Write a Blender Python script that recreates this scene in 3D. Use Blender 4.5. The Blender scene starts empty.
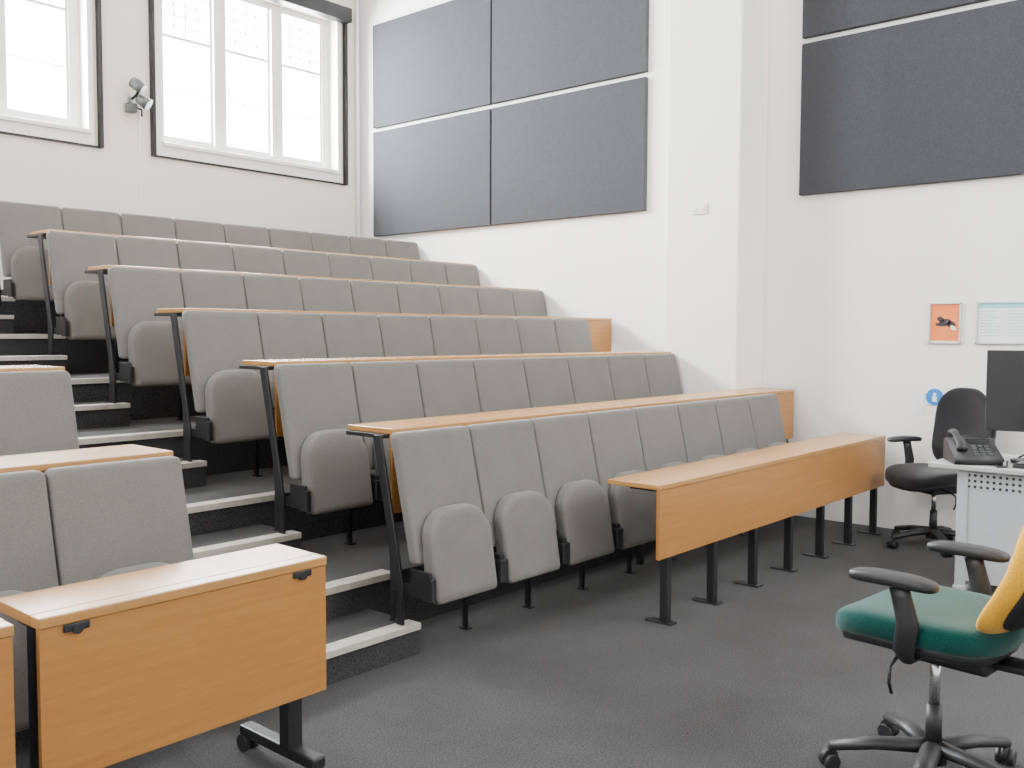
import bpy, bmesh, math, random
from mathutils import Vector, Matrix
random.seed(4)
C = bpy.context.scene.collection
pi = math.pi

# ------------------------------------------------------------------ materials
def new_mat(name):
    m = bpy.data.materials.new(name); m.use_nodes = True
    nt = m.node_tree; b = nt.nodes['Principled BSDF']
    return m, nt, b
def N(nt, t, **kw):
    n = nt.nodes.new(t)
    for k, v in kw.items(): setattr(n, k, v)
    return n
def plain(name, col, rough=.5, metal=0, spec=.5, bump=0, scale=60, var=0.0):
    m, nt, b = new_mat(name)
    b.inputs['Base Color'].default_value = (*col, 1)
    b.inputs['Roughness'].default_value = rough
    b.inputs['Metallic'].default_value = metal
    b.inputs['Specular IOR Level'].default_value = spec
    tc = N(nt, 'ShaderNodeTexCoord'); no = N(nt, 'ShaderNodeTexNoise')
    no.inputs['Scale'].default_value = scale; no.inputs['Detail'].default_value = 4
    nt.links.new(tc.outputs['Object'], no.inputs['Vector'])
    if var > 0:
        r = N(nt, 'ShaderNodeValToRGB')
        r.color_ramp.elements[0].position = .3; r.color_ramp.elements[1].position = .7
        r.color_ramp.elements[0].color = (*[c*(1-var) for c in col], 1)
        r.color_ramp.elements[1].color = (*[min(1, c*(1+var)) for c in col], 1)
        nt.links.new(no.outputs['Fac'], r.inputs['Fac']); nt.links.new(r.outputs['Color'], b.inputs['Base Color'])
    if bump > 0:
        bp = N(nt, 'ShaderNodeBump'); bp.inputs['Strength'].default_value = bump; bp.inputs['Distance'].default_value = .01
        nt.links.new(no.outputs['Fac'], bp.inputs['Height']); nt.links.new(bp.outputs['Normal'], b.inputs['Normal'])
    return m
def fabric(name, col, var=.25, scale=220, rough=.95, streak=None, cloud=.35, sheen=.15, cscale=6):
    m, nt, b = new_mat(name)
    b.inputs['Roughness'].default_value = rough
    b.inputs['Specular IOR Level'].default_value = .15
    b.inputs['Sheen Weight'].default_value = sheen
    tc = N(nt, 'ShaderNodeTexCoord')
    n1 = N(nt, 'ShaderNodeTexNoise'); n1.inputs['Scale'].default_value = scale; n1.inputs['Detail'].default_value = 3
    n2 = N(nt, 'ShaderNodeTexNoise'); n2.inputs['Scale'].default_value = cscale; n2.inputs['Detail'].default_value = 4
    mp = N(nt, 'ShaderNodeMapping')
    if streak: mp.inputs['Scale'].default_value = streak
    nt.links.new(tc.outputs['Object'], mp.inputs['Vector'])
    nt.links.new(mp.outputs['Vector'], n1.inputs['Vector']); nt.links.new(tc.outputs['Object'], n2.inputs['Vector'])
    r = N(nt, 'ShaderNodeValToRGB')
    r.color_ramp.elements[0].position = .35; r.color_ramp.elements[1].position = .65
    r.color_ramp.elements[0].color = (*[c*(1-var) for c in col], 1); r.color_ramp.elements[1].color = (*[c*(1+var) for c in col], 1)
    mx = N(nt, 'ShaderNodeMix', data_type='RGBA', blend_type='MULTIPLY'); mx.inputs['Factor'].default_value = cloud
    nt.links.new(n1.outputs['Fac'], r.inputs['Fac'])
    nt.links.new(r.outputs['Color'], mx.inputs['A']); 
    r2 = N(nt, 'ShaderNodeValToRGB'); r2.color_ramp.elements[0].color = (.55, .55, .55, 1); r2.color_ramp.elements[0].position = .3; r2.color_ramp.elements[1].position = .65
    nt.links.new(n2.outputs['Fac'], r2.inputs['Fac']); nt.links.new(r2.outputs['Color'], mx.inputs['B'])
    nt.links.new(mx.outputs['Result'], b.inputs['Base Color'])
    bp = N(nt, 'ShaderNodeBump'); bp.inputs['Strength'].default_value = .2; bp.inputs['Distance'].default_value = .002
    nt.links.new(n1.outputs['Fac'], bp.inputs['Height']); nt.links.new(bp.outputs['Normal'], b.inputs['Normal'])
    return m
def wood(name, c1, c2, rough=.38):
    m, nt, b = new_mat(name)
    tc = N(nt, 'ShaderNodeTexCoord'); mp = N(nt, 'ShaderNodeMapping'); mp.inputs['Scale'].default_value = (1.0, 22, 22)
    n1 = N(nt, 'ShaderNodeTexNoise'); n1.inputs['Scale'].default_value = 2.2; n1.inputs['Detail'].default_value = 8; n1.inputs['Distortion'].default_value = .2
    n2 = N(nt, 'ShaderNodeTexNoise'); n2.inputs['Scale'].default_value = 14; n2.inputs['Detail'].default_value = 3
    nt.links.new(tc.outputs['Object'], mp.inputs['Vector'])
    nt.links.new(mp.outputs['Vector'], n1.inputs['Vector']); nt.links.new(mp.outputs['Vector'], n2.inputs['Vector'])
    mx = N(nt, 'ShaderNodeMath', operation='MULTIPLY_ADD'); mx.inputs[1].default_value = .45
    nt.links.new(n2.outputs['Fac'], mx.inputs[0]); 
    s = N(nt, 'ShaderNodeMath', operation='MULTIPLY'); s.inputs[1].default_value = .55
    nt.links.new(n1.outputs['Fac'], s.inputs[0]); nt.links.new(s.outputs[0], mx.inputs[2])
    r = N(nt, 'ShaderNodeValToRGB'); r.color_ramp.elements[0].position = .33; r.color_ramp.elements[1].position = .68
    r.color_ramp.elements[0].color = (*c1, 1); r.color_ramp.elements[1].color = (*c2, 1)
    nt.links.new(mx.outputs[0], r.inputs['Fac']); nt.links.new(r.outputs['Color'], b.inputs['Base Color'])
    b.inputs['Roughness'].default_value = rough
    return m
def carpet(name, base):
    m, nt, b = new_mat(name)
    b.inputs['Roughness'].default_value = 1; b.inputs['Specular IOR Level'].default_value = .1
    b.inputs['Sheen Weight'].default_value = .1
    tc = N(nt, 'ShaderNodeTexCoord')
    n1 = N(nt, 'ShaderNodeTexNoise'); n1.inputs['Scale'].default_value = 140; n1.inputs['Detail'].default_value = 5; n1.inputs['Roughness'].default_value = .7
    n2 = N(nt, 'ShaderNodeTexNoise'); n2.inputs['Scale'].default_value = 2.6; n2.inputs['Detail'].default_value = 7; n2.inputs['Roughness'].default_value = .65
    for n in (n1, n2): nt.links.new(tc.outputs['Object'], n.inputs['Vector'])
    r = N(nt, 'ShaderNodeValToRGB'); r.color_ramp.elements[0].position = .35; r.color_ramp.elements[1].position = .66
    r.color_ramp.elements[0].color = (*[c*.35 for c in base], 1); r.color_ramp.elements[1].color = (*[c*1.9 for c in base], 1)
    r2 = N(nt, 'ShaderNodeValToRGB'); r2.color_ramp.elements[0].color = (.68, .68, .68, 1); r2.color_ramp.elements[0].position = .35; r2.color_ramp.elements[1].position = .7
    mx = N(nt, 'ShaderNodeMix', data_type='RGBA', blend_type='MULTIPLY'); mx.inputs['Factor'].default_value = .8
    nt.links.new(n1.outputs['Fac'], r.inputs['Fac']); nt.links.new(n2.outputs['Fac'], r2.inputs['Fac'])
    nt.links.new(r.outputs['Color'], mx.inputs['A']); nt.links.new(r2.outputs['Color'], mx.inputs['B'])
    nt.links.new(mx.outputs['Result'], b.inputs['Base Color'])
    bp = N(nt, 'ShaderNodeBump'); bp.inputs['Strength'].default_value = .3; bp.inputs['Distance'].default_value = .003
    nt.links.new(n1.outputs['Fac'], bp.inputs['Height']); nt.links.new(bp.outputs['Normal'], b.inputs['Normal'])
    return m
def perforated(name, col):
    m, nt, b = new_mat(name)
    b.inputs['Roughness'].default_value = .45
    tc = N(nt, 'ShaderNodeTexCoord'); sp = N(nt, 'ShaderNodeSeparateXYZ'); nt.links.new(tc.outputs['Object'], sp.inputs[0])
    outs = []
    for ax in ('Y', 'Z'):
        a = N(nt, 'ShaderNodeMath', operation='MULTIPLY'); a.inputs[1].default_value = 30; nt.links.new(sp.outputs[ax], a.inputs[0])
        f = N(nt, 'ShaderNodeMath', operation='FRACT'); nt.links.new(a.outputs[0], f.inputs[0])
        s = N(nt, 'ShaderNodeMath', operation='SUBTRACT'); s.inputs[1].default_value = .5; nt.links.new(f.outputs[0], s.inputs[0])
        p = N(nt, 'ShaderNodeMath', operation='POWER'); p.inputs[1].default_value = 2
        ab = N(nt, 'ShaderNodeMath', operation='ABSOLUTE'); nt.links.new(s.outputs[0], ab.inputs[0]); nt.links.new(ab.outputs[0], p.inputs[0]); outs.append(p)
    ad = N(nt, 'ShaderNodeMath', operation='ADD'); nt.links.new(outs[0].outputs[0], ad.inputs[0]); nt.links.new(outs[1].outputs[0], ad.inputs[1])
    lt = N(nt, 'ShaderNodeMath', operation='LESS_THAN'); lt.inputs[1].default_value = .07; nt.links.new(ad.outputs[0], lt.inputs[0])
    mx = N(nt, 'ShaderNodeMix', data_type='RGBA'); mx.inputs['A'].default_value = (*col, 1); mx.inputs['B'].default_value = (.02, .02, .02, 1)
    nt.links.new(lt.outputs[0], mx.inputs['Factor']); nt.links.new(mx.outputs['Result'], b.inputs['Base Color'])
    return m

M_wall = plain('wall_paint', (.89, .88, .86), .7, spec=.2, var=.015, scale=1.2)
M_wall_b = plain('back_wall_paint', (.82, .785, .72), .7, spec=.2, var=.015, scale=1.2)
M_ceil = plain('ceiling_paint', (.85, .85, .84), .8, spec=.1, var=.01, scale=2)
M_trim = plain('white_gloss_paint', (.92, .92, .91), .35, var=.01, scale=8)
M_carpet = carpet('dark_grey_carpet', (.043, .0425, .044))
M_carpet2 = carpet('stair_carpet', (.040, .0395, .041))
M_nose = plain('step_nosing', (.42, .40, .35), .5, var=.15, scale=14)
M_seat = fabric('grey_seat_fabric', (.158, .152, .142), .11, 190, streak=(1, 1, 1.4), cloud=.22)
M_panel = fabric('charcoal_acoustic_fabric', (.052, .0535, .060), .14, 150, streak=(1, 1, .8), cloud=.12, sheen=.04, cscale=14)
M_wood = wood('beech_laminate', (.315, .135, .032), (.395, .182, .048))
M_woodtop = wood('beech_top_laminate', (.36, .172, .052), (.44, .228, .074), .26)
M_black = plain('black_powder_coat', (.008, .008, .010), .5, var=.1, scale=20)
M_rubber = plain('black_plastic', (.014, .014, .016), .5, bump=.05, var=.1, scale=80)
M_chrome = plain('chrome', (.75, .75, .76), .2, metal=1)
M_green = fabric('teal_green_fabric', (.0, .047, .038), .25, 240)
M_yellow = fabric('yellow_fabric', (.80, .40, .025), .15, 240)
M_blackfab = fabric('black_fabric', (.014, .013, .015), .3, 240)
M_greymet = plain('grey_desk_top', (.40, .40, .40), .45, var=.05, scale=20)
M_whitemet = plain('white_metal', (.42, .44, .46), .4, var=.03, scale=20)
M_perf = perforated('perforated_white_metal', (.42, .44, .46))
M_screen = plain('dark_screen', (.012, .012, .014), .15)
M_alu = plain('aluminium', (.6, .61, .62), .35, metal=.8)
M_dgrey = plain('dark_grey_metal', (.10, .11, .11), .45, metal=.3)
M_plate = plain('white_plastic', (.80, .80, .78), .4, var=.01)
M_orange = plain('orange_print', (.83, .20, .05), .5, var=.05, scale=10)
M_cream = plain('cream_print', (.85, .78, .62), .5)
M_dark = plain('dark_print', (.03, .025, .03), .5)
M_teal = plain('pale_blue_print', (.30, .62, .72), .5)
M_paper = plain('paper', (.80, .84, .84), .6, var=.01)
M_greyink = plain('grey_print', (.42, .50, .55), .6)
M_blue = plain('blue_sign', (.02, .20, .62), .4)
M_lead = plain('lead_strip', (.25, .25, .26), .5)
m, nt, b = new_mat('window_glass'); M_glass = m
for n in list(nt.nodes):
    if n.type != 'OUTPUT_MATERIAL': nt.nodes.remove(n)
out = [n for n in nt.nodes][0]
tr = N(nt, 'ShaderNodeBsdfTransparent'); tr.inputs[0].default_value = (.97, .98, .98, 1); gl = N(nt, 'ShaderNodeBsdfGlossy'); gl.inputs['Roughness'].default_value = .03
mxs = N(nt, 'ShaderNodeMixShader'); mxs.inputs[0].default_value = .05
nt.links.new(tr.outputs[0], mxs.inputs[1]); nt.links.new(gl.outputs[0], mxs.inputs[2]); nt.links.new(mxs.outputs[0], out.inputs['Surface'])

# ------------------------------------------------------------------ mesh helpers
class MB:
    def __init__(s): s.bm = bmesh.new()
    def box(s, x0, x1, y0, y1, z0, z1, bev=0, mat=0, M=None):
        vs = [s.bm.verts.new((x, y, z)) for x in (x0, x1) for y in (y0, y1) for z in (z0, z1)]
        fs = []
        for q in ((0, 1, 3, 2), (4, 6, 7, 5), (0, 4, 5, 1), (2, 3, 7, 6), (0, 2, 6, 4), (1, 5, 7, 3)):
            f = s.bm.faces.new([vs[i] for i in q]); f.material_index = mat; fs.append(f)
        if M: bmesh.ops.transform(s.bm, matrix=M, verts=vs)
        if bev > 0:
            es = list({e for f in fs for e in f.edges})
            r = bmesh.ops.bevel(s.bm, geom=es, offset=bev, segments=2, profile=.5, affect='EDGES')
            for f in r['faces']: f.material_index = mat
        return s
    def rings(s, rings, cap=True, mat=0, closed=True):
        R = [[s.bm.verts.new(p) for p in r] for r in rings]
        n = len(R[0])
        for a, b in zip(R[:-1], R[1:]):
            for i in range(n if closed else n-1):
                f = s.bm.faces.new((a[i], a[(i+1) % n], b[(i+1) % n], b[i])); f.material_index = mat; f.smooth = True
        if cap:
            f = s.bm.faces.new(R[0][::-1]); f.material_index = mat
            f = s.bm.faces.new(R[-1]); f.material_index = mat
        return s
    def tube(s, pts, r, n=12, mat=0, flat=None):
        pts = [Vector(p) for p in pts]; rs = r if isinstance(r, (list, tuple)) else [r]*len(pts)
        rings = []
        up = Vector((0, 0, 1))
        prev = None
        for i, p in enumerate(pts):
            d = (pts[min(i+1, len(pts)-1)]-pts[max(i-1, 0)]).normalized()
            if prev is None:
                a = d.cross(up)
                if a.length < .05: a = d.cross(Vector((1, 0, 0)))
                a.normalize()
            else:
                a = (prev-d*prev.dot(d)).normalized()
            prev = a; b = d.cross(a)
            fl = flat or (1, 1)
            rings.append([p+a*math.cos(2*pi*k/n)*rs[i]*fl[0]+b*math.sin(2*pi*k/n)*rs[i]*fl[1] for k in range(n)])
        return s.rings(rings, mat=mat)
    def cyl(s, c, r, h, axis='z', n=20, mat=0, r2=None):
        c = Vector(c); d = {'x': Vector((1, 0, 0)), 'y': Vector((0, 1, 0)), 'z': Vector((0, 0, 1))}[axis]
        return s.tube([c-d*h/2, c+d*h/2], [r, r if r2 is None else r2], n, mat)
    def prism(s, poly, x0, x1, mat=0):
        return s.rings([[Vector((x0, y, z)) for y, z in poly], [Vector((x1, y, z)) for y, z in poly]], mat=mat)
    def superell(s, c, rx, ry, rz, e1=.5, e2=.5, nu=32, nv=16, bend=None, mat=0):
        def sg(v, e): return math.copysign(abs(v)**e, v)
        rings = []
        for j in range(1, nv):
            ph = -pi/2+pi*j/nv
            ring = []
            for i in range(nu):
                th = 2*pi*i/nu
                p = Vector((rx*sg(math.cos(ph), e1)*sg(math.cos(th), e2), ry*sg(math.cos(ph), e1)*sg(math.sin(th), e2), rz*sg(math.sin(ph), e1)))
                if bend: p = bend(p)
                ring.append(p+Vector(c))
            rings.append(ring)
        return s.rings(rings, mat=mat)
    def make(s, name, mats, loc=(0, 0, 0), rot=(0, 0, 0), parent=None, smooth=False, label=None):
        bmesh.ops.recalc_face_normals(s.bm, faces=s.bm.faces)
        me = bpy.data.meshes.new(name); s.bm.to_mesh(me); s.bm.free()
        for mm in (mats if isinstance(mats, (list, tuple)) else [mats]): me.materials.append(mm)
        o = bpy.data.objects.new(name, me); C.objects.link(o); o.location = loc; o.rotation_euler = rot
        if smooth:
            for p in me.polygons: p.use_smooth = True
        if parent: o.parent = parent
        if label: o['label'] = label
        return o
def empty(name, loc, rot=(0, 0, 0), label='', cat='', group=None):
    o = bpy.data.objects.new(name, None); C.objects.link(o); o.location = loc; o.rotation_euler = rot
    o.empty_display_size = .1
    o['label'] = label; o['category'] = cat
    if group: o['group'] = group
    return o
def struct(o, label=None, cat=None):
    o['kind'] = 'structure'
    if label: o['label'] = label
    if cat: o['category'] = cat
    return o
def copy_thing(src, loc, swap=None):
    o = src.copy(); C.objects.link(o); o.location = loc
    for ch in src.children:
        c = ch.copy(); C.objects.link(c); c.parent = o
        if swap and ch.name.startswith(swap[0]): c.data = swap[1]
        for g in ch.children:
            k = g.copy(); C.objects.link(k); k.parent = c
    return o
def outline(w, h, rt, rb, n=8):
    pts = []
    for cx, cz, r, a0 in ((w/2-rt, h-rt, rt, 0), (-w/2+rt, h-rt, rt, pi/2), (-w/2+rb, rb, rb, pi), (w/2-rb, rb, rb, 1.5*pi)):
        for i in range(n+1):
            a = a0+pi/2*i/n
            pts.append((cx+r*math.cos(a), cz+r*math.sin(a)))
    return pts
def cushion(mb, w, z0, h, rt, rb, yback, yfront, bev=.015, mat=0):
    def ring(ins, t):
        pts = outline(w-2*ins, h-2*ins, max(rt-ins, .002), max(rb-ins, .002))
        out = []
        for x, z in pts:
            zz = z0+ins+z
            yb, yf = yback(zz), yfront(zz)
            out.append(Vector((x, yb+(yf-yb)*t, zz)))
        return out
    T = abs(yfront(z0+h/2)-yback(z0+h/2)); k = min(.45, bev/T)
    rr = [ring(bev*.7, 0), ring(bev*.2, k*.35), ring(0, k), ring(0, 1-k), ring(bev*.3, 1-k*.4), ring(bev*.9, 1-.1*k), ring(bev*2.2, 1), ring(bev*2.6, 1)]
    mb.rings(rr, mat=mat)
    return mb

# ------------------------------------------------------------------ dimensions (from photograph)
XW = 7.334; YB = 8.807; ZC = 6.0; XL = -3.2; YF = -3.2
X0 = 2.926; Yb = 3.609; dY = .911; Zb = 1.046; dZ = .2927; XS = 2.895; PW = .4913
YR = 3.52            # first riser
AX0, AX1 = 1.90, 2.975

# ------------------------------------------------------------------ room
struct(MB().box(XL-.1, XW+.1, YF-.1, YB+.1, -.1, 0).make('floor', M_carpet), 'dark grey speckled carpet floor')
for k in range(1, 7):
    y0 = YR+(k-1)*dY; y1 = YR+k*dY if k < 6 else YB
    struct(MB().box(XL, XW, y0, y1, (k-1)*dZ, k*dZ).make('floor', M_carpet2), 'dark carpeted seating tier')
struct(MB().box(XL, XW, YF-.1, YB+.3, ZC, ZC+.1).make('ceiling', M_ceil), 'white painted ceiling')
struct(MB().box(XW, XW+.2, YF-.1, YB+.3, -.1, ZC).make('wall_right', M_wall), 'white painted side wall')
struct(MB().box(XL-.2, XL, YF-.1, YB+.3, -.1, ZC).make('wall_left', M_wall), 'white painted side wall')
struct(MB().box(XL-.2, XW+.2, YF-.2, YF, -.1, ZC).make('wall_front', M_wall), 'white painted front wall')
XP = 6.863
struct(MB().box(XP, XW, 3.60, 4.275, 0, ZC, .012).make('wall_pilaster', M_wall), 'white painted wall pilaster')
WZ0, WZ1 = 3.35, 5.08
WX = [(4.83, 6.99), (1.93, 4.09)]
mb = MB()
T = .32
mb.box(XL-.2, XW+.2, YB, YB+T, -.1, WZ0); mb.box(XL-.2, XW+.2, YB, YB+T, WZ1, ZC)
xs = [XL-.2, WX[1][0], WX[1][1], WX[0][0], WX[0][1], XW+.2]
for i in (0, 2, 4): mb.box(xs[i], xs[i+1], YB, YB+T, WZ0, WZ1)
struct(mb.make('wall_back', M_wall_b), 'off-white painted rear wall with two high windows')

def window(idx, x0, x1):
    w = x1-x0
    root = MB()
    root.box(x0-.09, x1+.05, YB-.025, YB-.002, WZ0-.13, WZ0)
    root.box(x0-.09, x0, YB-.025, YB-.002, WZ0, WZ1)
    root.box(x1, x1+.05, YB-.025, YB-.002, WZ0, WZ1)
    root.box(x0-.02, x1+.02, YB-.06, YB+.10, WZ0-.035, WZ0+.004, .006)
    yf0, yf1 = YB+.13, YB+.20
    root.box(x0, x0+.08, yf0, yf1, WZ0, WZ1); root.box(x1-.10, x1, yf0, yf1, WZ0, WZ1)
    root.box(x0+.08, x1-.10, yf0, yf1, WZ0, WZ0+.07); root.box(x0+.08, x1-.10, yf0, yf1, WZ1-.07, WZ1)
    ww = w-.18; m = .14; pw = (ww-2*m)/3
    px = [x0+.08+i*(pw+m) for i in range(3)]
    for i in range(2): root.box(px[i]+pw, px[i]+pw+m, yf0-.03, yf1, WZ0+.07, WZ1-.07)
    zt = 4.44
    for p in px:
        root.box(p, p+pw, yf0+.02, yf1, zt, zt+.03)
        for a, b_ in ((p, p+.025), (p+pw-.025, p+pw)): root.box(a, b_, yf0+.015, yf1-.01, WZ0+.07, WZ1-.07)
        root.box(p+.025, p+pw-.025, yf0+.015, yf1-.01, WZ0+.07, WZ0+.11)
        root.box(p+.025, p+pw-.025, yf0+.025, yf1-.01, 3.93, 3.942)
    r = struct(root.make('window_%d' % idx, M_trim), 'white three-light casement window with leaded top panes')
    for p in px:
        MB().box(p+.025, p+pw-.025, yf0+.035, yf0+.04, WZ0+.1, WZ1-.07).make('pane', M_glass, parent=r)
        lb = MB(); a, b_ = p+.025, p+pw-.025; za, zb = zt+.03, WZ1-.07
        for i in range(1, 4):
            x = a+(b_-a)*i/4; lb.box(x-.005, x+.005, yf0+.028, yf0+.046, za, zb)
        for i in range(1, 5):
            z = za+(zb-za)*i/5; lb.box(a, b_, yf0+.03, yf0+.044, z-.005, z+.005)
        lb.make('leading', M_lead, parent=r)
for i, (a, b_) in enumerate(WX): window(i+1, a, b_)
for i, (a, b_) in enumerate(WX):
    e = empty('roller_blind', (a, YB, WZ0), label='black blackout roller blind with side channels framing a window', cat='blind', group='blackout blinds')
    w = b_-a; h = WZ1-WZ0
    MB().box(-.125, -.092, -.06, -.003, -.15, h+.02).make('side_channel', M_black, parent=e)
    MB().box(w+.092, w+.125, -.06, -.003, -.15, h+.02).make('side_channel', M_black, parent=e)
    MB().box(-.092, w+.092, -.03, -.003, -.15, -.132).make('bottom_channel', M_black, parent=e)
    MB().box(-.14, w+.14, -.13, -.003, h-.03, h+.13, .01).make('cassette', M_black, parent=e)

e = MB().tube([(XW-.06, YB-.04, 1.76), (XW-.06, YB-.04, ZC)], .022).make('trim_1', M_trim, smooth=True); struct(e, 'white painted vertical pipe in the room corner')
e = MB().box(4.585, 4.600, YB-.014, YB-.001, 1.76, 3.62).make('trim_2', M_trim); struct(e, 'thin white vertical cable conduit')

# ------------------------------------------------------------------ aisle steps and nosings
grp = 'aisle steps'
for k in range(6):
    yr = YR+k*dY
    z = k*dZ
    e = empty('stair_step', ((AX0+AX1)/2, yr-.365, z), label='dark carpeted aisle step with pale worn nosing', cat='step', group=grp)
    hw = (AX1-AX0)/2
    MB().box(-hw, hw, .006, .364, 0, dZ/2-.004).make('step_body', M_carpet2, parent=e)
    MB().box(-hw, hw, -.008, .078, dZ/2-.028, dZ/2+.003, .002).make('nosing', M_nose, parent=e)
    n = struct(MB().box(-hw, hw+.15, -.016, .075, -.028, .006, .002).make('trim_%d' % (3+k), M_nose, loc=((AX0+AX1)/2, yr, z+dZ)), 'pale nosing strip on a tier edge')

# ------------------------------------------------------------------ auditorium seat
def yfb(z): return -.14*(1.04-z)/.60
seat = empty('auditorium_seat', (0, 0, 0), label='grey fabric tip-up auditorium seat folded up', cat='seat', group='auditorium seats')
cushion(MB(), PW-.006, .44, .592, .028, .02, lambda z: yfb(z)+.058, yfb, .014).make('backrest', M_seat, parent=seat, smooth=True)
cushion(MB(), PW-.080, .262, .420, .15, .03, lambda z: yfb(z)-.003 if z > .4 else -.152+.10*(.4-z), lambda z: -.240+.175*(z-.262), .018).make('seat_cushion', M_seat, parent=seat, smooth=True)
hx = -PW/2
def mk_bracket(zb, lo=0):
    mb = MB()
    def L(v): return max(hx-v, hx+.001) if lo else hx-v
    mb.box(L(.016), hx+.016, -.22, -.09, .295, .42, .004)
    mb.box(L(.028), hx+.028, -.235, -.17, .285, .395, .005)
    mb.box(L(.012), hx+.012, -.14, .03, .30, .345)
    mb.prism([(.02, zb), (.045, zb), (.045, .36), (.058, .60), (.02, .60), (.015, .36)], L(.009), hx+.009)
    mb.box(L(.018), hx+.018, .0, .055, zb, zb+.008)
    return mb.make('support_bracket', M_black, parent=seat)
tmp = mk_bracket(.152, 1); end_mesh = tmp.data; bpy.data.objects.remove(tmp)
bracket = mk_bracket(.002)
def row(n, count, xs, endstep=True):
    for i in range(count):
        loc = (xs+(i+.5)*PW, Yb+n*dY-.3817, n*dZ)
        copy_thing(seat, loc, ('support_bracket', end_mesh) if (i == 0 and endstep) else None)
for n, c in enumerate((8, 8, 8, 9, 9, 9)): row(n, c, XS)
LX = 1.83
for n, c in enumerate((4, 4, 3)): row(n, c, LX-c*PW, False)
for ch in list(seat.children): bpy.data.objects.remove(ch)
bpy.data.objects.remove(seat)

# ------------------------------------------------------------------ fixed writing benches behind rows
def bench(x0, x1, n, lab):
    y0 = Yb+n*dY-.32; z = Zb+n*dZ; base = n*dZ
    e = empty('writing_bench', (x0, y0, base), label=lab, cat='bench desk', group='rows of fixed writing benches')
    L = x1-x0; h = z-base
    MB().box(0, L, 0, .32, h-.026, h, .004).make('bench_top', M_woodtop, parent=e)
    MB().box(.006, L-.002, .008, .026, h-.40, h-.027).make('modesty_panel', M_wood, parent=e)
    for x in (L*.5, L-.06):
        MB().box(x-.018, x+.018, .03, .066, .002, h-.30).make('leg', M_black, parent=e)
    return e, L, h
def standard(x, n, zb):
    y0 = Yb+n*dY-.32; h = Zb
    e = MB().prism([(.035, h-.03), (.085, h-.03), (-.075, .32), (-.075, zb), (-.115, zb), (-.115, .335)], 0, .015).make('bench_standard', M_black, loc=(x, y0, n*dZ))
    e['label'] = 'black steel upright at the aisle end of a bench row'; e['category'] = 'support post'; e['group'] = 'bench end uprights'
XE = [7.27, 6.855, 7.29, 7.325, 7.325]
for n in range(5):
    e, L, h = bench(X0, XE[n], n, 'long beech-laminate writing bench behind a row of grey seats')
    MB().box(-.030, .20, .03, .30, h-.045, h-.027).make('bracket', M_black, parent=e)
    standard(2.880, n, .152)
standard(2.880, 5, .152)
for n in range(3):
    c = (4, 4, 3)[n]
    e, L, h = bench(LX-c*PW-.02, LX, n, 'short beech-laminate writing bench behind grey seats')
    MB().box(L-.2, L+.002, .03, .30, h-.045, h-.027).make('bracket', M_black, parent=e)
    standard(LX+.004, n, .002)

# ------------------------------------------------------------------ front desk
FX0, FX1, FY0 = 3.975, 7.10, 2.49
e = empty('front_writing_desk', (FX0, FY0, 0), label='long beech-laminate desk with modesty panel on black posts', cat='desk')
L = FX1-FX0
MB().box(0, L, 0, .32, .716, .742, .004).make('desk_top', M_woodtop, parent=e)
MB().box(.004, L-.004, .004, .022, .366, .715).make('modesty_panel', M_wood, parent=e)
for k in range(7):
    x = .165+k*PW*.985
    mb = MB(); mb.box(x-.022, x+.022, .04, .085, .01, .714, .004)
    mb.box(x-.030, x+.030, .01, .17, 0, .010, .003); mb.box(x-.015, x+.015, .085, .28, .68, .714)
    mb.make('leg', M_black, parent=e)

# ------------------------------------------------------------------ movable left desks
def fdesk(x0, x1, y0, lab):
    e = empty('mobile_writing_desk', (x0, y0, 0), label=lab, cat='desk', group='mobile folding desks')
    L = x1-x0
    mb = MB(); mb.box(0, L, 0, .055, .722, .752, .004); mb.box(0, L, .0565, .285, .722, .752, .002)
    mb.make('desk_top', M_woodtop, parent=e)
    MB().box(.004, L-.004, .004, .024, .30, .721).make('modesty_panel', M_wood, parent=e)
    for x in (.10, L-.10):
        mb = MB()
        mb.box(x-.035, x+.035, -.003, .004, .700, .722, .003)
        mb.cyl((x, -.004, .704), .012, .01, 'y')
        mb.make('latch', M_black, parent=e)
    for x in (.06, L-.06):
        mb = MB(); mb.box(x-.03, x+.03, .10, .155, .08, .721, .006)
        mb.box(x-.028, x+.028, -.03, .40, .055, .095, .008)
        mb.box(x-.01, x+.01, .155, .26, .68, .72)
        mb.make('leg', M_black, parent=e)
        for y in (-.01, .385):
            mb = MB(); mb.cyl((x-.018, y, .03), .03, .02, 'x'); mb.cyl((x+.018, y, .03), .03, .02, 'x'); mb.cyl((x, y, .045), .01, .03, 'z')
            mb.make('caster', M_rubber, parent=e, smooth=False)
    return e
fdesk(1.005, 1.935, 2.50, 'beech folding desk on black castor legs with two black latches')
fdesk(-.03, .948, 2.50, 'beech folding desk on black castor legs beside another desk')

# ------------------------------------------------------------------ acoustic panels
def apanel(y0, y1, z0, z1):
    o = MB().box(XW-.05, XW-.0002, y0, y1, z0, z1, .006).make('acoustic_panel', M_panel)
    o['label'] = 'large charcoal fabric acoustic panel fixed to white wall'; o['category'] = 'acoustic panel'; o['group'] = 'acoustic wall panels'
for z0, z1 in ((2.605, 3.802), (3.848, 5.02)):
    apanel(4.77, 6.645, z0, z1); apanel(6.665, 8.51, z0, z1); apanel(1.45, 3.30, z0, z1)

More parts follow.
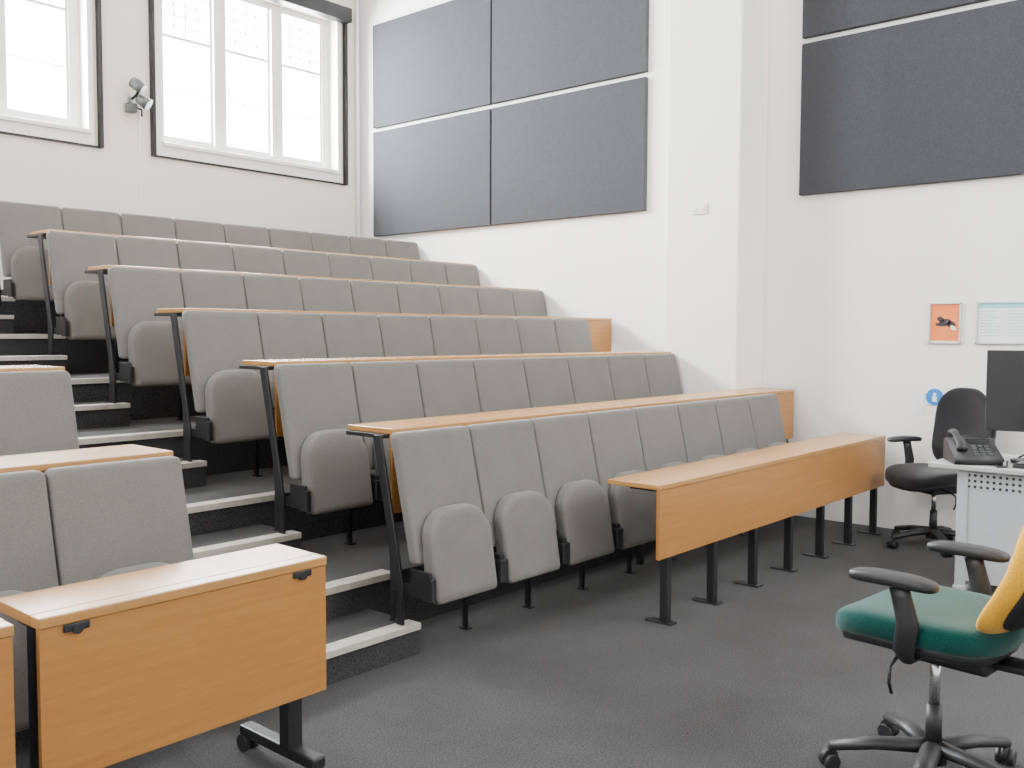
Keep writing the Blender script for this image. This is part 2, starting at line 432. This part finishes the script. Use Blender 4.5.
e = empty('wall_socket', (XP, 3.96, 2.51), label='small white double socket plate on the pilaster', cat='wall plate')
MB().box(-.012, -.0005, -.075, .075, -.045, .045, .003).make('plate', M_plate, parent=e)
MB().box(-.018, -.012, -.055, -.015, -.02, .02, .002).make('switch', M_plate, parent=e)
MB().box(-.018, -.012, .015, .055, -.02, .02, .002).make('switch', M_plate, parent=e)

# ------------------------------------------------------------------ picture
e = empty('picture_frame', (XW, 2.166, 1.576), label='small silver-framed orange poster with dark pointing hand', cat='picture')
mb = MB(); w, h = .112, .151
for a in ((-w, -w+.012, -h, h), (w-.012, w, -h, h), (-w, w, -h, -h+.012), (-w, w, h-.012, h)): mb.box(-.02, -.001, *a, .002)
mb.make('frame', M_alu, parent=e)
mb = MB(); mb.box(-.010, -.002, -w+.012, w-.012, -h+.012, h-.012, mat=0)
mb.box(-.012, -.010, -w+.012, w-.012, -h+.012, -h+.022, mat=1)
def blob(y, z, ry, rz, mat, x=-.013, rot=0):
    pts = []
    for i in range(18):
        a = 2*pi*i/18; yy, zz = ry*math.cos(a), rz*math.sin(a)
        pts.append((y+yy*math.cos(rot)-zz*math.sin(rot), z+yy*math.sin(rot)+zz*math.cos(rot)))
    mb.prism(pts, x, x+.003, mat)
blob(.03, .03, .026, .018, 2, rot=.5); blob(.0, .005, .045, .026, 2, rot=-.3); blob(.045, -.01, .022, .010, 2, -.014, .2)
blob(-.045, -.01, .030, .024, 2, rot=.3); blob(-.06, -.035, .024, .014, 1, -.0145, .7)
mb.make('print', [M_orange, M_cream, M_dark], parent=e)
e = empty('notice_board', (XW, 1.67, 1.578), label='aluminium-framed notice with pale blue header and small text', cat='notice board')
mb = MB(); w, h = .285, .152
for a in ((-w, -w+.014, -h, h), (w-.014, w, -h, h), (-w, w, -h, -h+.014), (-w, w, h-.014, h)): mb.box(-.02, -.001, *a, .002)
mb.make('frame', M_alu, parent=e)
mb = MB(); mb.box(-.010, -.002, -w+.012, w-.012, -h+.012, h-.012, mat=0)
mb.box(-.012, -.010, -w+.012, w-.012, h-.045, h-.014, mat=1)
for r_ in range(9):
    z = h-.07-r_*.022
    for c_ in range(3):
        y1 = w-.03-c_*.18; mb.box(-.0115, -.010, y1-.09-.05*random.random(), y1, z, z+.004, mat=2)
mb.make('print', [M_paper, M_teal, M_greyink], parent=e)
e = empty('round_sign', (XW, 2.225, 1.03), label='small round blue and white sign on the wall', cat='sign')
mb = MB(); mb.cyl((-.004, 0, 0), .062, .006, 'x', 28); mb.make('disc', M_blue, parent=e)
mb = MB(); mb.cyl((-.008, .0, .02), .012, .003, 'x', 14); mb.box(-.0095, -.007, -.016, .016, -.035, .005); mb.make('emblem', M_plate, parent=e)
e = MB().box(XW-.004, XW-.001, 2.295, 2.38, .90, 1.06).make('wall_notice', M_paper); e['label'] = 'small white paper notice taped to the wall'; e['category'] = 'notice'

# ------------------------------------------------------------------ wall-mounted spotlight on back wall
e = empty('wall_spotlight', (4.52, YB, 3.69), label='dark grey wall-mounted twin spotlight on a bracket', cat='spotlight')
MB().box(-.05, .05, -.02, -.001, -.07, .07, .004).make('mounting_plate', M_alu, parent=e)
mb = MB(); mb.tube([(0, -.02, .03), (0, -.10, .05), (0, -.14, .09)], .014); mb.tube([(0, -.02, -.04), (.05, -.10, -.08), (.03, -.14, -.15)], .009); mb.make('bracket_arm', M_black, parent=e, smooth=True)
mb = MB(); mb.tube([(-.05, -.12, .16), (-.02, -.16, .13), (.02, -.20, .09)], [.05, .055, .045], 16); mb.make('lamp_head', M_dgrey, parent=e)
mb = MB(); mb.tube([(.0, -.13, .02), (.03, -.16, -.01), (.07, -.20, -.05)], [.045, .05, .058], 16); mb.make('lamp_head', M_dgrey, parent=e)
mb = MB(); mb.box(-.09, .0, -.12, -.04, -.12, -.03, .01); mb.make('junction_box', M_dgrey, parent=e)

# ------------------------------------------------------------------ office chairs
def office_chair(loc, heading, Ms, Mbk, label, seat_z=.47, back_h=.5, base_rot=0., backw=.44, backz=.12, armx=.285, br=.31, armh=.235, backy=-.255, tilt=.15, be=.45, bt=.045):
    e = empty('office_chair', loc, (0, 0, heading), label=label, cat='chair')
    mb = MB(); mb.cyl((0, 0, .10), .045, .07, r2=.035)
    for k in range(5):
        a = base_rot+2*pi*k/5; d = Vector((math.cos(a), math.sin(a), 0))
        mb.tube([d*.02+Vector((0, 0, .115)), d*br*.55+Vector((0, 0, .105)), d*br+Vector((0, 0, .078))], [.036, .031, .024], 10, flat=(1, .7))
    mb.make('base', M_rubber, parent=e)
    for k in range(5):
        a = base_rot+2*pi*k/5; d = Vector((math.cos(a), math.sin(a), 0))
        mb = MB(); c = d*br+Vector((0, 0, .028))
        R = Matrix.Translation(c) @ Matrix.Rotation(a+.5, 4, 'Z')
        for s_ in (-1, 1):
            mb.tube([R @ Vector((0, s_*.008, 0)), R @ Vector((0, s_*.03, 0))], [.028, .026], 16)
        mb.tube([R @ Vector((0, -.01, .01)), R @ Vector((0, .01, .01))], .03, 12)
        mb.tube([c+Vector((0, 0, .02)), c+Vector((0, 0, .055))], .008, 8)
        mb.make('caster', M_rubber, parent=e)
    mb = MB(); mb.cyl((0, 0, .19), .028, .14, r2=.024); mb.make('gas_column', M_rubber, parent=e, smooth=False)
    zt = seat_z-.09
    mb = MB(); mb.cyl((0, 0, (.25+zt)/2), .017, zt-.25+.02); mb.make('piston', M_chrome, parent=e)
    mb = MB(); mb.box(-.10, .10, -.20, .10, seat_z-.115, seat_z-.055, .014); mb.tube([(-.08, .03, seat_z-.075), (-.2, .04, seat_z-.08), (-.25, .04, seat_z-.10), (-.255, .04, seat_z-.15), (-.235, .04, seat_z-.19)], .006, 8)
    mb.make('tilt_mechanism', M_rubber, parent=e)
    def sb(p): 
        q = p.copy(); q.z += .05*(p.x/.26)**2*.4 - .10*max(0, p.y/.25-.3)**2*.5; return q
    MB().superell((0, .02, seat_z), .275, .27, .055, .5, .62, 40, 16, sb).make('seat', Ms, parent=e, smooth=True)
    MB().superell((0, .02, seat_z-.044), .255, .25, .028, .4, .62, 40, 10, sb).make('seat_pan', M_rubber, parent=e, smooth=True)
    zc = seat_z+backz+back_h/2
    def bb(p):
        q = p.copy(); q.y += .75*p.x*p.x - .04*math.cos(p.z/back_h*pi*1.3); q.y -= tilt*p.z
        q.x *= 1-.22*max(0, p.z/back_h*2)**2
        return q
    MB().superell((0, backy, zc), backw/2, bt, back_h/2, be, .75, 40, 20, bb).make('backrest', Mbk, parent=e, smooth=True)
    MB().superell((0, backy-.035, zc-.01), backw/2*.88, .025+(bt-.045)*.6, back_h/2*.86, be, .75, 40, 16, bb).make('back_shell', M_rubber, parent=e, smooth=True)
    mb = MB(); mb.tube([(0, -.10, seat_z-.085), (0, backy-.02, seat_z-.08), (0, backy-.075, seat_z-.02), (0, backy-.095-.04*tilt, seat_z+.15), (0, backy-.09-.1*tilt, seat_z+.25)], .045, 10, flat=(1.2, .5)); mb.make('back_stem', M_rubber, parent=e, smooth=True)
    mb = MB(); mb.cyl((.0, backy-.05, seat_z-.04), .05, .16, 'x'); mb.make('back_knob', M_rubber, parent=e)
    for s_ in (-1, 1):
        mb = MB(); x = s_*armx; k = armh/.235
        mb.tube([(s_*.16, -.02, seat_z-.065), (s_*(armx-.025), -.02, seat_z-.06), (x, -.02, seat_z-.03), (x, -.03, seat_z+.08*k), (x, -.01, seat_z+.17*k), (x, .0, seat_z+armh-.02)], [.02, .024, .034, .037, .033, .033], 12, flat=(1, .55))
        ar = mb.make('armrest', M_rubber, parent=e, smooth=True)
        def ab(p): q = p.copy(); q.z -= .35*p.y*p.y; return q
        MB().superell((x, .02, seat_z+armh), .043, .14, .02, .5, .6, 32, 10, ab).make('arm_pad', M_rubber, parent=ar, smooth=True)
    return e
office_chair((3.27, .965, 0), math.radians(-6), M_green, M_yellow, 'office chair with teal-green seat and yellow backrest, black arms', base_rot=math.radians(-22), back_h=.45, seat_z=.538, backz=.03, backw=.49, armx=.29, br=.33, armh=.195, backy=-.315, tilt=.38, be=.6, bt=.055)
office_chair((6.90, 2.08, 0), math.radians(58), M_blackfab, M_blackfab, 'black fabric office chair behind the teaching desk', base_rot=.2, seat_z=.50, back_h=.57, backz=.05, backw=.56, armx=.29, be=.65, tilt=.1)

# ------------------------------------------------------------------ teaching desk
TX0, TX1, TY0, TY1 = 5.78, 6.52, .25, 1.78
e = empty('teaching_desk', (TX0, TY0, 0), label='grey-topped white metal teaching desk with perforated front panel', cat='desk')
w, d = TX1-TX0, TY1-TY0
mb = MB(); mb.box(0, w, 0, d, .712, .742, .006); mb.make('desk_top', M_greymet, parent=e)
mb = MB(); mb.box(.05, .065, .08, d-.21, .60, .705); mb.make('perforated_panel', M_perf, parent=e)
mb = MB(); mb.box(.052, .063, .08, d-.21, .06, .598, .002); mb.make('front_panel', M_whitemet, parent=e)
for y in (d-.18, .04):
    mb = MB(); mb.box(.045, w-.06, y-.03, y+.03, .005, .712, .004); mb.box(.03, w-.04, y-.035, y+.035, 0, .03, .004)
    mb.make('leg', M_whitemet, parent=e)
ZT = .7435
e = empty('monitor', (6.17, 1.31, ZT), (0, 0, math.radians(-78)), label='black flat computer monitor on a stand', cat='monitor')
mb = MB(); mb.box(-.26, .26, -.02, .02, .18, .66, .006); mb.make('housing', M_rubber, parent=e)
MB().box(-.245, .245, .0205, .022, .2, .645).make('screen', M_screen, parent=e)
mb = MB(); mb.box(-.03, .03, -.05, -.021, .02, .40, .006); mb.superell((0, -.03, .011), .12, .09, .010, .3, .8, 28, 8); mb.make('stand', M_rubber, parent=e)
e = empty('telephone', (5.95, 1.585, ZT), (0, 0, math.radians(-60)), label='black desk telephone with handset on the grey desk', cat='telephone')
mb = MB(); mb.prism([(-.13, 0), (.13, 0), (.13, .12), (.09, .135), (-.13, .04)], -.13, .13); mb.make('phone_body', M_rubber, parent=e)
mb = MB(); mb.tube([(-.085, -.11, .085), (-.085, -.07, .115), (-.085, .05, .165), (-.085, .10, .165)], [.032, .020, .020, .032], 12, flat=(1, .7)); mb.make('handset', M_rubber, parent=e, smooth=True)
mb = MB()
for i in range(3):
    for j in range(4): 
        y = -.09+j*.029; z = .042+.43*(y+.13); mb.box(-.01+i*.035, .014+i*.035, y-.010, y+.010, z-.004, z+.006)
mb.make('keypad', M_dgrey, parent=e)
MB().box(-.02, .10, .04, .09, .112, .136, .002).make('display', M_screen, parent=e)
e = empty('keyboard', (5.93, 1.14, ZT), (0, 0, math.radians(92)), label='black computer keyboard lying on the grey desk', cat='keyboard')
MB().box(-.21, .21, -.07, .07, 0, .02, .004).make('keyboard_body', M_rubber, parent=e)
mb = MB()
for j in range(5):
    for i in range(15): mb.box(-.195+i*.026, -.173+i*.026, -.058+j*.024, -.038+j*.024, .02, .027)
mb.make('keys', M_screen, parent=e)
e = MB().superell((6.0, .84, ZT+.017), .032, .055, .017, .7, .8, 24, 10).make('computer_mouse', M_rubber, smooth=True); e['label'] = 'black computer mouse on the grey desk'; e['category'] = 'mouse'
e = empty('control_panel', (6.23, 1.65, ZT), (0, 0, math.radians(-80)), label='small black angled control box on the grey desk', cat='control box')
MB().prism([(-.07, 0), (.07, 0), (.07, .11), (.04, .12), (-.07, .03)], -.11, .11).make('housing', M_rubber, parent=e)
MB().box(-.08, .08, .04, .068, .112, .124, .002).make('touch_screen', M_screen, parent=e)
def cable(pts, r=.006):
    mb = MB(); mb.tube(pts, r, 8)
    o = mb.make('cable', M_rubber, smooth=True); o['label'] = 'loose black cable on the grey desk'; o['category'] = 'cable'; o['group'] = 'desk cables'
cable([(5.84, 1.43, ZT+.006), (5.80, 1.41, ZT+.006), (5.83, 1.37, ZT+.006), (5.90, 1.385, ZT+.03), (5.97, 1.40, ZT+.02), (6.0, 1.41, ZT+.006)])
cable([(6.06, 1.44, ZT+.006), (6.05, 1.46, ZT+.04), (6.09, 1.48, ZT+.06), (6.12, 1.47, ZT+.03), (6.10, 1.45, ZT+.006), (6.03, 1.46, ZT+.006)], .005)
cable([(6.31, 1.42, ZT+.006), (6.36, 1.36, ZT+.05), (6.34, 1.28, ZT+.07), (6.36, 1.2, ZT+.03), (6.38, 1.12, ZT+.006)], .006)

# ------------------------------------------------------------------ lights
def area(name, loc, rot, sx, sy, en, col=(1, 1, 1)):
    l = bpy.data.lights.new(name, 'AREA'); l.shape = 'RECTANGLE'; l.size = sx; l.size_y = sy; l.energy = en; l.color = col
    o = bpy.data.objects.new(name, l); C.objects.link(o); o.location = loc; o.rotation_euler = rot
    return o
for x in (0., 4.6):
    for y in (-.5, 2.5, 5.5):
        area('ceiling_fill', (x, y, ZC-.12), (0, 0, 0), 1.5, .5, 30, (1, .98, .95))  # added fill to lift the walls, no ceiling fittings stand here
for a, b_ in WX:
    area('window_light', ((a+b_)/2, YB+.6, 4.35), (math.radians(-68), 0, 0), 2.2, 1.7, 1700, (.98, .99, 1))
area('side_fill', (XL+.15, 3.2, 4.0), (0, math.radians(-90), 0), 1.8, 3.2, 300, (.98, .99, 1))  # added fill from the left, that wall has no window
area('front_fill', (5.2, YF+.15, 4.2), (math.radians(90), 0, 0), 3.4, 2.0, 270, (.98, .99, 1))  # added fill to brighten front-facing sides such as the pilaster's, no window here
w = bpy.data.worlds.new('sky'); bpy.context.scene.world = w; w.use_nodes = True
bg = w.node_tree.nodes['Background']; bg.inputs[0].default_value = (.97, .985, 1, 1); bg.inputs[1].default_value = 40.0

# ------------------------------------------------------------------ camera
f, yaw, pit, rol = 942.69, 41.0837, 3.1665, .2364
th, pp, rr = map(math.radians, (yaw, pit, rol))
F = Vector((math.cos(th)*math.cos(pp), math.sin(th)*math.cos(pp), -math.sin(pp)))
R = Vector((math.sin(th), -math.cos(th), 0)); U = R.cross(F)
R2 = R*math.cos(rr)+U*math.sin(rr); U2 = U*math.cos(rr)-R*math.sin(rr)
cd = bpy.data.cameras.new('camera'); cam = bpy.data.objects.new('camera', cd); C.objects.link(cam)
cam.matrix_world = Matrix(((R2.x, U2.x, -F.x, 0), (R2.y, U2.y, -F.y, 0), (R2.z, U2.z, -F.z, 1.5), (0, 0, 0, 1)))
cd.sensor_width = 36; cd.lens = f/1024*36; cd.clip_start = .05
bpy.context.scene.camera = cam
